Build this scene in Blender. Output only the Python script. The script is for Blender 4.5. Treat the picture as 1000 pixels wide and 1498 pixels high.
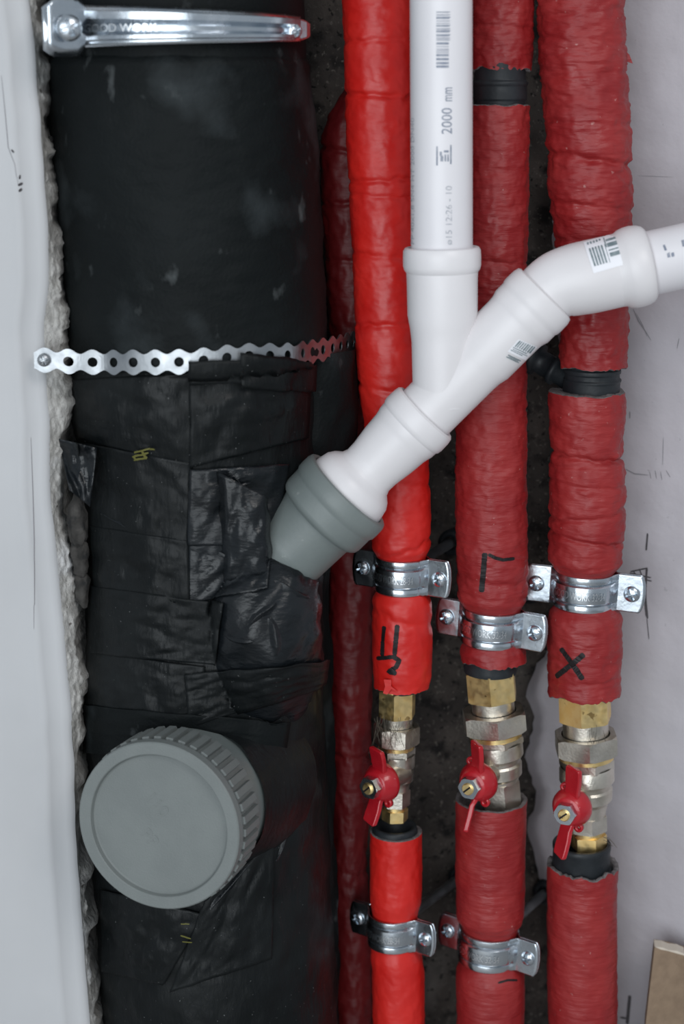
import bpy, math, random
from mathutils import Vector, Matrix, noise
from mathutils.bvhtree import BVHTree
random.seed(7)
for _o in list(bpy.data.objects): bpy.data.objects.remove(_o)
SC = bpy.context.scene
COL = SC.collection
PI = math.pi
# ------------------------------------------------------------------ camera
F = 2500.0                       # focal length in pixels of the 1000 x 1498 frame
PITCH = math.radians(14)
CAM = Vector((0, 0, 1.5))
FW = Vector((0, math.cos(PITCH), -math.sin(PITCH)))
UP = Vector((0, math.sin(PITCH), math.cos(PITCH)))
RT = Vector((1, 0, 0))
cd = bpy.data.cameras.new('camera'); cam = bpy.data.objects.new('camera', cd); COL.objects.link(cam)
cam.location = CAM; cam.rotation_euler = (PI/2 - PITCH, 0, 0)
cd.sensor_fit = 'HORIZONTAL'; cd.sensor_width = 24; cd.lens = 24*F/1000; cd.clip_start = 0.02
cd.dof.use_dof = True; cd.dof.focus_distance = 1.17; cd.dof.aperture_fstop = 5.0
SC.camera = cam
# ------------------------------------------------------------------ light
W = bpy.data.worlds.new('world'); SC.world = W; W.use_nodes = True
bg = W.node_tree.nodes['Background']; bg.inputs[0].default_value = (0.80, 0.90, 1.0, 1); bg.inputs[1].default_value = 0.34
def area(name, loc, target, sx, sy, power, col):
    l = bpy.data.lights.new(name, 'AREA'); l.shape = 'RECTANGLE'; l.size = sx; l.size_y = sy; l.energy = power; l.color = col
    o = bpy.data.objects.new(name, l); COL.objects.link(o); o.location = loc
    o.rotation_euler = (Vector(target) - Vector(loc)).to_track_quat('-Z', 'Y').to_euler(); return o
area('room_window_light', (-0.75, -1.9, 1.45), (0, 1.15, 1.15), 2.3, 2.3, 50, (0.90, 0.96, 1.0))
area('room_ceiling_light', (0.9, -0.5, 2.6), (0.1, 1.15, 1.15), 0.8, 0.8, 11, (1.0, 0.97, 0.95))
SC.view_settings.view_transform = 'Standard'; SC.view_settings.look = 'None'; SC.view_settings.gamma = 1
SC.view_settings.use_curve_mapping = False; SC.view_settings.exposure = 0.2
# ------------------------------------------------------------------ pixel <-> place
def ray(px, py): return FW + RT*((px-500)/F) + UP*((749-py)/F)
def P(px, py, Y):
    d = ray(px, py); return CAM + d*(Y/d.y)
def S(px, py, Y):                # metres per pixel there
    return (P(px, py, Y)-CAM).dot(FW)/F
def lerp(a, b, t): return a+(b-a)*t
def interp(tab, x):
    if x <= tab[0][0]: return tab[0][1]
    for (a, u), (b, v) in zip(tab, tab[1:]):
        if x <= b: return u+(v-u)*(x-a)/(b-a)
    return tab[-1][1]
def smooth(tab, x):              # catmull-rom through a table
    n = len(tab)
    if x <= tab[0][0]: return tab[0][1]
    if x >= tab[-1][0]: return tab[-1][1]
    for i in range(n-1):
        if x <= tab[i+1][0]:
            t = (x-tab[i][0])/(tab[i+1][0]-tab[i][0])
            p0 = tab[max(i-1,0)][1]; p1 = tab[i][1]; p2 = tab[i+1][1]; p3 = tab[min(i+2,n-1)][1]
            return 0.5*(2*p1+(p2-p0)*t+(2*p0-5*p1+4*p2-p3)*t*t+(3*p1-p0-3*p2+p3)*t**3)
def nz(x, y, z): return noise.noise(Vector((x, y, z)))
def fbm(x, y, z, o=3):
    s = 0; a = 1
    for _ in range(o):
        s += a*nz(x, y, z); x *= 2.1; y *= 2.1; z *= 2.1; a *= .5
    return s
# ------------------------------------------------------------------ materials
def mat(name, c1, c2=None, scale=20, lo=.4, hi=.65, rough=.5, rough2=None, metal=0, bump=0, bscale=200, stretch=(1,1,1), bstretch=(1,1,1), coat=0, spec=.5, detail=5, layers=()):
    m = bpy.data.materials.new(name); m.use_nodes = True; nt = m.node_tree; N = nt.nodes; L = nt.links
    b = N['Principled BSDF']; b.inputs['Base Color'].default_value = (*c1, 1); b.inputs['Roughness'].default_value = rough
    b.inputs['Metallic'].default_value = metal; b.inputs['Coat Weight'].default_value = coat; b.inputs['Specular IOR Level'].default_value = spec
    tc = N.new('ShaderNodeTexCoord')
    def tex(sc, st, det):
        mp = N.new('ShaderNodeMapping'); mp.inputs['Scale'].default_value = st; L.new(tc.outputs['Object'], mp.inputs['Vector'])
        t = N.new('ShaderNodeTexNoise'); t.inputs['Scale'].default_value = sc; t.inputs['Detail'].default_value = det; L.new(mp.outputs[0], t.inputs['Vector']); return t
    cur = None
    allL = ([(c2, scale, lo, hi, stretch)] if c2 else []) + list(layers)
    for (c, s, l_, h_, st) in allL:
        t = tex(s, st, detail)
        r = N.new('ShaderNodeMapRange'); r.inputs['From Min'].default_value = l_; r.inputs['From Max'].default_value = h_; L.new(t.outputs['Fac'], r.inputs['Value'])
        mx = N.new('ShaderNodeMix'); mx.data_type = 'RGBA'; L.new(r.outputs[0], mx.inputs['Factor'])
        if cur: L.new(cur, mx.inputs['A'])
        else: mx.inputs['A'].default_value = (*c1, 1)
        mx.inputs['B'].default_value = (*c, 1); cur = mx.outputs['Result']
    if cur: L.new(cur, b.inputs['Base Color'])
    if rough2 is not None:
        t = tex(scale*1.7, stretch, 4); r = N.new('ShaderNodeMapRange'); r.inputs['From Min'].default_value = .35; r.inputs['From Max'].default_value = .65
        r.inputs['To Min'].default_value = rough; r.inputs['To Max'].default_value = rough2; L.new(t.outputs['Fac'], r.inputs['Value']); L.new(r.outputs[0], b.inputs['Roughness'])
    if bump:
        t = tex(bscale, bstretch, 4); bp = N.new('ShaderNodeBump'); bp.inputs['Strength'].default_value = bump; bp.inputs['Distance'].default_value = .002
        L.new(t.outputs['Fac'], bp.inputs['Height']); L.new(bp.outputs[0], b.inputs['Normal'])
    return m
M = {}
M['red'] = mat('bright_red_film', (.56,.012,.009), (.64,.02,.014), 25, rough=.36, rough2=.5, bump=.18, bscale=90, bstretch=(1,1,2))
M['redw'] = mat('wrinkled_red_film', (.26,.011,.013), (.32,.022,.022), 30, rough=.42, rough2=.58, bump=.5, bscale=80, bstretch=(1,1,4.5), layers=[((.42,.17,.16), 260, .70, .76, (1,1,1))])
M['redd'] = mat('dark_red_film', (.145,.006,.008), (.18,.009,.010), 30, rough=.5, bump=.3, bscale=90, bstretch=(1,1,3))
M['foam'] = mat('grey_foam', (.13,.115,.115), (.2,.18,.18), 300, rough=.95, bump=.6, bscale=700)
M['blackp'] = mat('black_plastic', (.010,.013,.016), (.02,.024,.028), 60, spec=.4, rough=.42, rough2=.6, bump=.1, bscale=300)
M['rubber'] = mat('black_rubber_insulation', (.0035,.0048,.0052), (.0075,.0098,.0104), 9, .35, .7, rough=.6, spec=.13, bump=.25, bscale=420, layers=[((.035,.042,.045), 16, .56, .80, (1,1,1)), ((.075,.083,.085), 60, .66, .80, (1,1,.6))])
M['tape'] = mat('black_tape', (.0042,.0055,.006), (.009,.0108,.0114), 22, rough=.36, rough2=.55, spec=.2, bump=.35, bscale=260, bstretch=(1,1,.35), layers=[((.12,.125,.125), 520, .70, .76, (1,1,1))])
M['tape2'] = mat('glossy_black_tape', (.0055,.007,.0085), (.010,.0125,.015), 30, rough=.24, rough2=.42, spec=.36, bump=.4, bscale=130, bstretch=(1,1,2.2))
M['zinc'] = mat('zinc_plated_steel', (.66,.70,.74), (.56,.61,.66), 40, rough=.17, rough2=.30, metal=1, bump=.06, bscale=250)
M['zincd'] = mat('galvanised_strap', (.46,.48,.50), (.38,.40,.42), 60, rough=.36, rough2=.5, metal=1, bump=.08, bscale=300)
M['nickel'] = mat('nickel_plated_brass', (.74,.69,.61), (.60,.55,.47), 60, rough=.30, rough2=.45, metal=1, bump=.12, bscale=500)
M['brass'] = mat('brass', (.98,.74,.35), (.94,.67,.28), 110, .45, .6, rough=.34, rough2=.5, metal=1, bump=.05, bscale=300, layers=[((.45,.30,.12), 130, .66, .69, (1,1,1))])
M['handle'] = mat('red_enamel_handle', (.40,.008,.016), (.47,.014,.022), 60, rough=.28, coat=.3, bump=.1, bscale=350, layers=[((.6,.35,.35), 420, .72, .78, (1,1,1))])
M['white'] = mat('white_plastic', (.77,.745,.758), (.73,.705,.715), 15, rough=.38, bump=.03, bscale=300)
M['whitep'] = mat('white_plastic_pipe', (.78,.76,.785), (.73,.71,.735), 8, rough=.36, layers=[((.52,.52,.52), 28, .66, .80, (2.2,1,.5))])
M['greyp'] = mat('grey_plastic', (.155,.180,.176), (.18,.205,.20), 30, rough=.45, bump=.06, bscale=400, layers=[((.3,.32,.31), 120, .72, .8, (1,1,1))])
M['capg'] = mat('grey_cap_plastic', (.165,.182,.178), (.18,.198,.193), 40, rough=.55, bump=.12, bscale=900)
M['conc'] = mat('shade_darkened_concrete', (.034,.028,.025), (.075,.062,.054), 26, .38, .66, rough=.95, bump=1.0, bscale=160, detail=8, layers=[((.010,.008,.0075), 55, .54, .66, (1,1,1)), ((.19,.17,.155), 11, .60, .80, (1,1,.6)), ((.13,.115,.10), 330, .60, .70, (1,1,1)), ((.008,.007,.006), 240, .60, .68, (1,1,1))])  # brownish grey concrete, its base colour darkened to carry the niche's shade
M['plaster'] = mat('crumbling_grey_plaster', (.50,.49,.47), (.35,.34,.32), 60, .4, .62, rough=.95, bump=.8, bscale=220, detail=8, layers=[((.10,.09,.08), 150, .66, .74, (1,1,1)), ((.58,.58,.58), 25, .58, .7, (1,1,1))])
M['stone'] = mat('dark_masonry', (.030,.028,.026), (.075,.070,.065), 90, rough=.97, bump=1, bscale=150, detail=8, layers=[((.02,.02,.02), 110, .55, .65, (1,1,1))])
M['wallw'] = mat('white_wall_paint', (.53,.533,.545), (.495,.498,.51), 9, rough=.6, bump=.12, bscale=40, bstretch=(1,1,.25), layers=[((.45,.45,.46), 60, .72, .8, (1,1,.5))])
M['wallr'] = mat('lilac_white_wall_paint', (.48,.455,.485), (.445,.42,.445), 12, rough=.7, bump=.25, bscale=130, layers=[((.36,.34,.36), 190, .70, .76, (1,1,1))])
M['board'] = mat('brown_fibreboard', (.25,.175,.115), (.21,.145,.095), 120, rough=.8, bump=.3, bscale=500)
M['boarde'] = mat('pale_board_edge', (.62,.55,.46), rough=.85)
M['ink'] = mat('black_marker_ink', (.012,.009,.010), rough=.5, spec=.3)
M['pencil'] = mat('pencil_line', (.07,.065,.07), rough=.6)
M['crack'] = mat('hairline_crack', (.27,.26,.275), rough=.9)
M['print'] = mat('blue_grey_print', (.20,.23,.30), (.32,.34,.40), 300, .4, .6, rough=.5)
M['prints'] = mat('sticker_print', (.16,.21,.23), (.26,.31,.33), 300, .4, .6, rough=.5)
M['sticker'] = mat('white_sticker', (.86,.86,.90), rough=.4)
M['yellow'] = mat('yellow_print', (.10,.095,.010), rough=.6)
M['hair'] = mat('hemp_fibre', (.10,.085,.065), rough=.9)
M['floor'] = mat('grey_screed_floor', (.36,.35,.34), (.42,.41,.40), 8, rough=.9)
M['emboss'] = mat('embossed_zinc', (.86,.88,.90), rough=.3, metal=1)
# ------------------------------------------------------------------ building helpers
ORG = {}
def _link(o, parent):
    COL.objects.link(o)
    if parent is not None: o.parent = parent
def thing(name, label, cat, loc, group=None):
    o = bpy.data.objects.new(name, None); o.empty_display_size = .02; COL.objects.link(o); o.location = loc
    o['label'] = label; o['category'] = cat
    if group: o['group'] = group
    ORG[o.name] = Vector(loc); return o
def mesh(name, V, Fc, m, parent=None, smooth_=True, label=None, solid=0, angle=None, flip=False):
    """world-space vertices -> one mesh object (child verts are stored relative to the thing's base)"""
    org = ORG[parent.name] if parent is not None else Vector((0,0,0))
    if parent is None:
        org = Vector(V[0])*0
    me = bpy.data.meshes.new(name)
    me.from_pydata([tuple(Vector(v)-org) for v in V], [], [tuple(reversed(f)) if flip else f for f in Fc]); me.update()
    if smooth_:
        me.polygons.foreach_set('use_smooth', [True]*len(me.polygons))
        if angle: me.set_sharp_from_angle(angle=math.radians(angle))
    me.materials.append(m)
    o = bpy.data.objects.new(name, me); _link(o, parent); ORG[o.name] = org
    if label: o['label'] = label
    if solid:
        md = o.modifiers.new('thickness', 'SOLIDIFY'); md.thickness = solid; md.offset = 0
    return o
def tag(o, label, cat, group=None, kind=None):
    o['label'] = label
    if cat: o['category'] = cat
    if group: o['group'] = group
    if kind: o['kind'] = kind
    return o
def grid_faces(nu, nv, closed=True, off=0):
    """nu rings of nv points"""
    fs = []
    for i in range(nu-1):
        for j in range(nv if closed else nv-1):
            k = (j+1) % nv
            fs.append((off+i*nv+j, off+i*nv+k, off+(i+1)*nv+k, off+(i+1)*nv+j))
    return fs
def frame(d):
    d = Vector(d).normalized()
    a = Vector((0,0,1)) if abs(d.z) < .9 else Vector((0,1,0))
    x = d.cross(a).normalized(); y = d.cross(x).normalized(); return x, y, d
def lathe(o, d, prof, n=48, x=None, rf=None, capa=False, capb=False):
    """prof: (t, r) along d from o ; rf(theta, t, r) optional radius"""
    X, Y, D = frame(d)
    if x is not None:
        X = (Vector(x)-D*Vector(x).dot(D)).normalized(); Y = D.cross(X)
    V = []
    for (t, r) in prof:
        for j in range(n):
            a = 2*PI*j/n; rr = rf(a, t, r) if rf else r
            V.append(Vector(o)+D*t+X*(rr*math.cos(a))+Y*(rr*math.sin(a)))
    Fc = grid_faces(len(prof), n)
    if capa: Fc.append(tuple(range(n-1, -1, -1)))
    if capb: k = (len(prof)-1)*n; Fc.append(tuple(range(k, k+n)))
    return V, Fc
def join(*parts):
    V = []; Fc = []
    for v, f in parts:
        k = len(V); V += v; Fc += [tuple(i+k for i in q) for q in f]
    return V, Fc
def hexnut(o, d, t0, t1, rc, rin, x, ch=.93, n=72, ch0=True, ch1=True):
    """chamfered hex from t0 to t1 along d, corner radius rc, bore rin"""
    a_in = rc*math.cos(PI/6)
    def R(a):
        b = (a % (PI/3))-PI/6; return a_in/math.cos(b)
    X, Y, D = frame(d); X = (Vector(x)-D*Vector(x).dot(D)).normalized(); Y = D.cross(X)
    rch = rc*ch; V = []
    def ring(fr, ft):
        for j in range(n):
            a = 2*PI*j/n; r = fr(a); t = ft(r); V.append(Vector(o)+D*t+X*(r*math.cos(a))+Y*(r*math.sin(a)))
    c0 = (lambda r: t0+max(0, r-rch)*.75) if ch0 else (lambda r: t0)
    c1 = (lambda r: t1-max(0, r-rch)*.75) if ch1 else (lambda r: t1)
    ring(lambda a: rin, lambda r: t0); ring(lambda a: min(R(a), rch), lambda r: t0); ring(R, c0); ring(R, c1)
    ring(lambda a: min(R(a), rch), lambda r: t1); ring(lambda a: rin, lambda r: t1)
    return V, grid_faces(6, n)
def box(c, sx, sy, sz, rot=None):
    V = []
    for x in (-1,1):
        for y in (-1,1):
            for z in (-1,1):
                v = Vector((x*sx/2, y*sy/2, z*sz/2)); V.append(Vector(c)+(rot @ v if rot else v))
    return V, [(0,1,3,2),(4,6,7,5),(0,4,5,1),(2,3,7,6),(0,2,6,4),(1,5,7,3)]
def tube(pts, rad, n=24, cap=True):
    """tube through points with per-point radius"""
    V = []; pts = [Vector(p) for p in pts]; m = len(pts); X = None
    for i, p in enumerate(pts):
        d = (pts[min(i+1,m-1)]-pts[max(i-1,0)]).normalized()
        if X is None: X, _, _ = frame(d)
        X = (X-d*X.dot(d)).normalized(); Y = d.cross(X); r = rad[i] if hasattr(rad, '__len__') else rad
        for j in range(n):
            a = 2*PI*j/n; V.append(p+X*(r*math.cos(a))+Y*(r*math.sin(a)))
    Fc = grid_faces(m, n)
    if cap: Fc.append(tuple(range(n-1,-1,-1))); Fc.append(tuple(range((m-1)*n, m*n)))
    return V, Fc
def bvh(*vf):
    V, Fc = join(*vf); return BVHTree.FromPolygons([tuple(v) for v in V], [tuple(f) for f in Fc])
def hit(B, px, py):
    d = ray(px, py).normalized(); loc, n, i, t = B.ray_cast(CAM, d)
    if loc is None: return None
    if n.dot(d) > 0: n = -n
    return loc, n
def ribbon(B, pix, wpx, off=.0004, step=2.0, taper=False):
    """a stroke lying on a surface, through places given as pixels"""
    pts = []
    for (a, b) in zip(pix, pix[1:]):
        k = max(1, int(math.hypot(b[0]-a[0], b[1]-a[1])/step))
        for i in range(k): pts.append((lerp(a[0],b[0],i/k), lerp(a[1],b[1],i/k)))
    pts.append(pix[-1])
    H = [h for h in (hit(B, *p) for p in pts) if h]
    V = []; m = len(H)
    if m < 2: return [], []
    for i, (p, n) in enumerate(H):
        t = (H[min(i+1,m-1)][0]-H[max(i-1,0)][0]).normalized(); s = t.cross(n).normalized()
        w = wpx*.5*(p-CAM).dot(FW)/F*(1+.18*nz(i*.7, wpx, 3))
        if taper: w *= .35+.65*math.sin(PI*min(1, max(0, (i+.6)/m)))
        elif i in (0, m-1): w *= .6
        V += [p+n*off-s*w, p+n*off+s*w]
    return V, [(2*i, 2*i+2, 2*i+3, 2*i+1) for i in range(m-1)]
def patch(B, c, nu, nv, off, fn=None):
    """a sheet lying on a surface; c = 4 corner pixels (tl, tr, br, bl)"""
    V = []; last = None; ok = True
    for i in range(nv+1):
        for j in range(nu+1):
            u = j/nu; v = i/nv
            x = lerp(lerp(c[0][0],c[1][0],u), lerp(c[3][0],c[2][0],u), v); y = lerp(lerp(c[0][1],c[1][1],u), lerp(c[3][1],c[2][1],u), v)
            h = hit(B, x, y)
            if h is None: h = (P(x, y, last[0].y if last else 1.1), Vector((0,-1,0)))
            last = h; V.append(h[0]+h[1]*(off+(fn(u, v) if fn else 0)))
    w = nu+1
    return V, [(i*w+j, i*w+j+1, (i+1)*w+j+1, (i+1)*w+j) for i in range(nv) for j in range(nu)]
def text_shape(s, size):
    cu = bpy.data.curves.new('t', 'FONT'); cu.body = s; cu.size = size; cu.resolution_u = 3
    o = bpy.data.objects.new('t', cu); COL.objects.link(o); dg = bpy.context.evaluated_depsgraph_get(); me = o.evaluated_get(dg).to_mesh()
    V = [v.co.copy() for v in me.vertices]; Fc = [tuple(p.vertices) for p in me.polygons]
    o.evaluated_get(dg).to_mesh_clear(); bpy.data.objects.remove(o); bpy.data.curves.remove(cu)
    x0 = min(v.x for v in V); x1 = max(v.x for v in V)
    return V, Fc, x0, x1
def on_surface_text(B, s, hpx, lpx, px, py, ang, off=.0003):
    """text centred at a pixel of a surface, wrapped onto it; ang = reading direction in the picture"""
    V, Fc, x0, x1 = text_shape(s, 1.0); h = max(v.y for v in V); ca = math.cos(ang); sa = math.sin(ang); out = []
    for v in V:
        a = ((v.x-x0)/(x1-x0)-.5)*lpx; b = (v.y/h-.5)*hpx
        H = hit(B, px+a*ca-b*sa, py-a*sa-b*ca)
        out.append(H[0]+H[1]*off if H else P(px, py, 1.1))
    return out, Fc
def rect_marks(B, c, rects, off):
    """flat printed rectangles; c = 4 corner pixels, rects = (u0,u1,v0,v1)"""
    V = []; Fc = []
    for (u0,u1,v0,v1) in rects:
        q = []
        for (u, v) in ((u0,v0),(u1,v0),(u1,v1),(u0,v1)):
            q.append((lerp(lerp(c[0][0],c[1][0],u), lerp(c[3][0],c[2][0],u), v), lerp(lerp(c[0][1],c[1][1],u), lerp(c[3][1],c[2][1],u), v)))
        v_, f_ = patch(B, q, 3, 3, off); k = len(V); V += v_; Fc += [tuple(i+k for i in f) for f in f_]
    return V, Fc
# ------------------------------------------------------------------ the setting
YB = 1.27
def struct(name, V, Fc, m, label, smooth_=True):
    o = mesh(name, V, Fc, m, None, smooth_); o['kind'] = 'structure'; o['label'] = label; return o
fl_v, fl_f = box((0, .2, -.02), 6, 5, .04); struct('floor', fl_v, fl_f, M['floor'], 'grey screed floor of the room', False)
# back wall: rough concrete, displaced grid where it shows
V = []; nx, nzz = 150, 250
for i in range(nzz+1):
    for j in range(nx+1):
        x = -.42+.85*j/nx; z = .45+1.3*i/nzz
        d = .010*fbm(x*14, 3, z*14, 4)+.004*abs(nz(x*70, 9, z*70))
        V.append((x, YB+d, z))
Fc = grid_faces(nzz+1, nx+1, False)
bx0, bf0 = box((0, YB+.12, 1.25), 2.6, .16, 2.5)
V, Fc = join((V, Fc), (bx0, bf0))
struct('wall_back', V, Fc, M['conc'], 'rough concrete wall behind the pipes, coloured dark for the niche shade')
# right wall: painted plaster slab, slightly turned, with a ragged left border
def wr_y(px): return interp([(740, 1.258), (800, 1.252), (1010, 1.205), (1700, 1.09)], px)
edge = [(-400, 812), (0, 806), (200, 815), (420, 810), (560, 822), (700, 815), (860, 826), (930, 815), (965, 790), (1010, 772), (1060, 779), (1110, 768), (1160, 785), (1200, 772), (1250, 779), (1290, 790), (1340, 806), (1420, 812), (1900, 815)]
V = []; NR = 240; NC = 60
for i in range(NR+1):
    py = -420+2350*i/NR
    for j in range(NC+1):
        t = (j/NC)**1.5
        x0 = smooth(edge, py)+7*fbm(py*.03, 4, 0)+4*nz(py*.15, 2, 2)
        px = x0+(1750-x0)*t
        Y = wr_y(px); p = P(px, py, Y)
        k = min(1, (px-x0)/14)
        Yd = (1-k)*.010+.0012*fbm(p.x*40, 5, p.z*40)+(.0025*nz(p.x*60, 1, p.z*60) if k < 1 else 0)
        V.append(P(px, py, Y+Yd))
WRV = (V, grid_faces(NR+1, NC+1, False)); BWR = bvh(WRV)
wall_r = struct('wall_right', *WRV, M['wallr'], 'lilac white painted wall behind the right red pipe')
ORG[wall_r.name] = Vector((0,0,0))
# left wall: white painted jamb with a rounded arris and a broken plaster edge
xa = [(-300, 26), (0, 42), (60, 50), (200, 60), (300, 68), (400, 72), (480, 66), (540, 68), (600, 72), (660, 73), (720, 74), (800, 82), (880, 90), (960, 97), (1060, 106), (1200, 110), (1300, 117), (1498, 132), (1800, 150)]
xb = [(-300, 45), (0, 52), (60, 58), (150, 64), (230, 68), (300, 76), (350, 79), (400, 89), (440, 92), (480, 95), (520, 92), (590, 99), (640, 92), (690, 92), (730, 88), (770, 90), (800, 100), (850, 103), (900, 110), (950, 113), (1000, 121), (1060, 119), (1110, 114), (1200, 112), (1260, 117), (1320, 127), (1400, 131), (1498, 142), (1800, 158)]
YL = 1.085
V = []; NR = 300; prof = [(-620, -.02), (-300, -.008), (-70, 0), (-48, .0008), (-40, -.0006), (-34, .0012), (-14, .004), (-6, .0035), (0, .0065)]
for i in range(NR+1):
    py = -320+2150*i/NR; a = smooth(xa, py)+2.5*nz(py*.02, 1, 1)
    for (dx, dy) in prof:
        V.append(P(a+dx, py, YL+dy))
n1 = len(prof); w1 = (V, grid_faces(NR+1, n1, False))
wall_l = struct('wall_left', *w1, M['wallw'], 'white painted wall edge left of the black pipe')
BWL = bvh(w1)
V = []; NC = 14; NR = 520
for i in range(NR+1):
    py = -320+2150*i/NR; a = smooth(xa, py)+2.5*nz(py*.02, 1, 1); b = smooth(xb, py)+4*nz(py*.06, 7, 1)+3*nz(py*.2, 2, 5)
    for j in range(NC+1):
        t = j/NC; px = lerp(a-1, b, min(1, t/.7)); Y = YL+.006+.010*min(1, t/.7)+.0024*fbm(px*.2, py*.11, 2, 4)*min(1, t*5)
        if t > .7: Y += (t-.7)/.3*.17; px += 0
        p = P(lerp(a-1, b, min(1, t/.7)), py, YL+.016) if t > .7 else P(px, py, Y)
        if t > .7: p = Vector((p.x+.006*fbm(py*.03, t*6, 1), Y, p.z))
        V.append(p)
pe = mesh('broken_plaster_edge', V, grid_faces(NR+1, NC+1, False), M['plaster'], wall_l, True, 'crumbling grey plaster edge')
pe['label'] = 'crumbling grey plaster along the wall edge'
# dark masonry lumps in the gap beside the pipe
for (px, py, Y, rx, rz) in ((113, 762, 1.100, 15, 40), (117, 812, 1.104, 13, 34), (120, 858, 1.106, 11, 30), (74, 205, 1.12, 4, 6), (134, 1350, 1.13, 8, 26), (140, 1410, 1.14, 9, 28)):
    c = P(px, py, Y); k = S(px, py, Y); V = []
    for i in range(13):
        th = PI*i/12
        for j in range(20):
            a = 2*PI*j/20; u = Vector((math.sin(th)*math.cos(a)*rx, math.sin(th)*math.sin(a)*rx*1.2, math.cos(th)*rz))*k
            V.append(c+u*(1+.35*fbm(u.x*150+px, u.y*150, u.z*150)))
    mesh('masonry_lump', V, grid_faces(13, 20), M['stone'], wall_l, True)
# pencil marks and cracks on the right wall
def rib(name, B, strokes, m, parent, label=None, **kw):
    o = mesh(name, *join(*[ribbon(B, s, w, **kw) for (s, w) in strokes]), m, parent, False, label); return o
rib('pencil_mark', BWR, [([(947,780),(945,805)], 2.5), ([(946,830),(944,860),(944,890),(947,905)], 3), ([(945,832),(944,872)], 2), ([(922,836),(946,831)], 2), ([(921,838),(952,845),(930,841),(926,835)], 1.8), ([(922,843),(953,850)], 1.8), ([(935,832),(940,846)], 1.6), ([(946,905),(949,935)], 1.2), ([(943,870),(946,902)], 4)], M['pencil'], wall_l if False else wall_r, 'pencil cross mark with a vertical line')
rib('pencil_mark', BWR, [([(921,1456),(917,1498)], 5), ([(907,1488),(919,1490)], 3)], M['pencil'], wall_r, 'dark pencil line low on the wall')
rib('crack', BWR, [([(915,686),(928,693),(948,695)], 1.6), ([(950,690),(952,700)], 1.2), ([(958,688),(960,700)], 1.2), ([(966,690),(968,702)], 1.2), ([(974,688),(980,698)], 1.2), ([(970,640),(969,680)], 1)], M['crack'], wall_r, taper=True)
rib('crack', BWR, [([(926,452),(934,470),(944,485),(952,498)], 1.8), ([(930,458),(940,476),(946,492)], 1.2), ([(993,495),(990,510)], 1.4)], M['crack'], wall_r, taper=True)
rib('crack', BWR, [([(932,257),(985,259)], .5), ([(921,602),(921,612)], 2.2)], M['crack'], wall_r, taper=True)
rib('smudge', BWL, [([(29,256),(28,262)], 3), ([(26,271),(33,268)], 4), ([(27,280),(32,276)], 4), ([(17,219),(21,223)], 3)], M['pencil'], wall_l, 'small dark smudges on the white paint')
rib('crack', BWL, [([(2,110),(8,170),(12,215),(22,240),(26,270)], .9), ([(45,640),(48,720),(50,790),(50,920)], 1.2)], M['crack'], wall_l, taper=True)
# ------------------------------------------------------------------ black soil pipe
YS = 1.15
soil = thing('soil_pipe', 'wide black insulated soil pipe wrapped in tape beside the white wall', 'pipe', P(310, 1700, YS))
def loft_px(tab, Y, py0, py1, n, seg, disp=None, full=True):
    """vertical tube given by silhouette in the picture: tab rows (py, centre px, radius px)"""
    c = [(a, b) for a, b, r in tab]; R = [(a, r) for a, b, r in tab]; V = []
    for i in range(n+1):
        py = lerp(py0, py1, i/n); px = smooth(c, py); p = P(px, py, Y); r = smooth(R, py)*S(px, py, Y)
        for j in range(seg):
            a = 2*PI*j/seg; dr = disp(a, py, r, p) if disp else 0
            rr = r+(dr if not isinstance(dr, tuple) else dr[0]); dz = dr[1] if isinstance(dr, tuple) else 0
            V.append(p+Vector((math.cos(a)*rr, math.sin(a)*rr, dz)))
    return V, grid_faces(n+1, seg)
T_up = [(-250, 250, 186), (40, 259, 187), (96, 262, 187)]
topv = loft_px(T_up, YS, -260, 100, 30, 96, lambda a,py,r,p: .0008*nz(a*3, py*.02, 1))
mesh('upper_insulation', *topv, M['rubber'], soil)
T_sl = [(78, 262, 189), (90, 262, 193), (300, 277, 193), (500, 288, 190), (512, 289, 188), (518, 289, 183), (522, 289, 172)]
def sl_d(a, py, r, p):
    return .0016*fbm(math.cos(a)*2, math.sin(a)*2, py*.012)+.0006*nz(a*14, py*.08, 2)-(.004 if py > 519 else 0)+(-.003*max(0,(96-py)/18) if py < 96 else 0)
slv = loft_px(T_sl, YS, 78, 524, 150, 128, sl_d)
mesh('insulation_sleeve', *slv, M['rubber'], soil, label='matt black rubber insulation sleeve with dusty marks')
T_lo = [(500, 285, 178), (530, 284, 180), (570, 282, 181), (610, 284, 178), (650, 290, 172), (740, 298, 173), (850, 299, 172), (1000, 300, 174), (1200, 308, 172), (1498, 322, 172), (1800, 330, 172)]
def lo_d(a, py, r, p):
    b = .0022*fbm(math.cos(a)*3, math.sin(a)*3, py*.014)
    b += .0011*nz(math.cos(a)*9, math.sin(a)*9, py*.03)
    return b
lov = loft_px(T_lo, YS, 500, 1750, 320, 144, lo_d)
mesh('wrapped_body', *lov, M['tape'], soil, label='black pipe body wrapped in tape')
# black wrap behind, towards the red pipes
T_bk = [(470, 425, 85), (500, 432, 90), (560, 436, 88), (640, 432, 90), (700, 420, 82), (850, 405, 76), (1000, 408, 78), (1200, 412, 78), (1498, 420, 76), (1750, 425, 76)]
bkv = loft_px(T_bk, 1.172, 506, 1700, 200, 72, lambda a,py,r,p: .003*fbm(math.cos(a)*3+4, math.sin(a)*3, py*.012))
mesh('side_wrap', *bkv, M['rubber'], soil)
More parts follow.
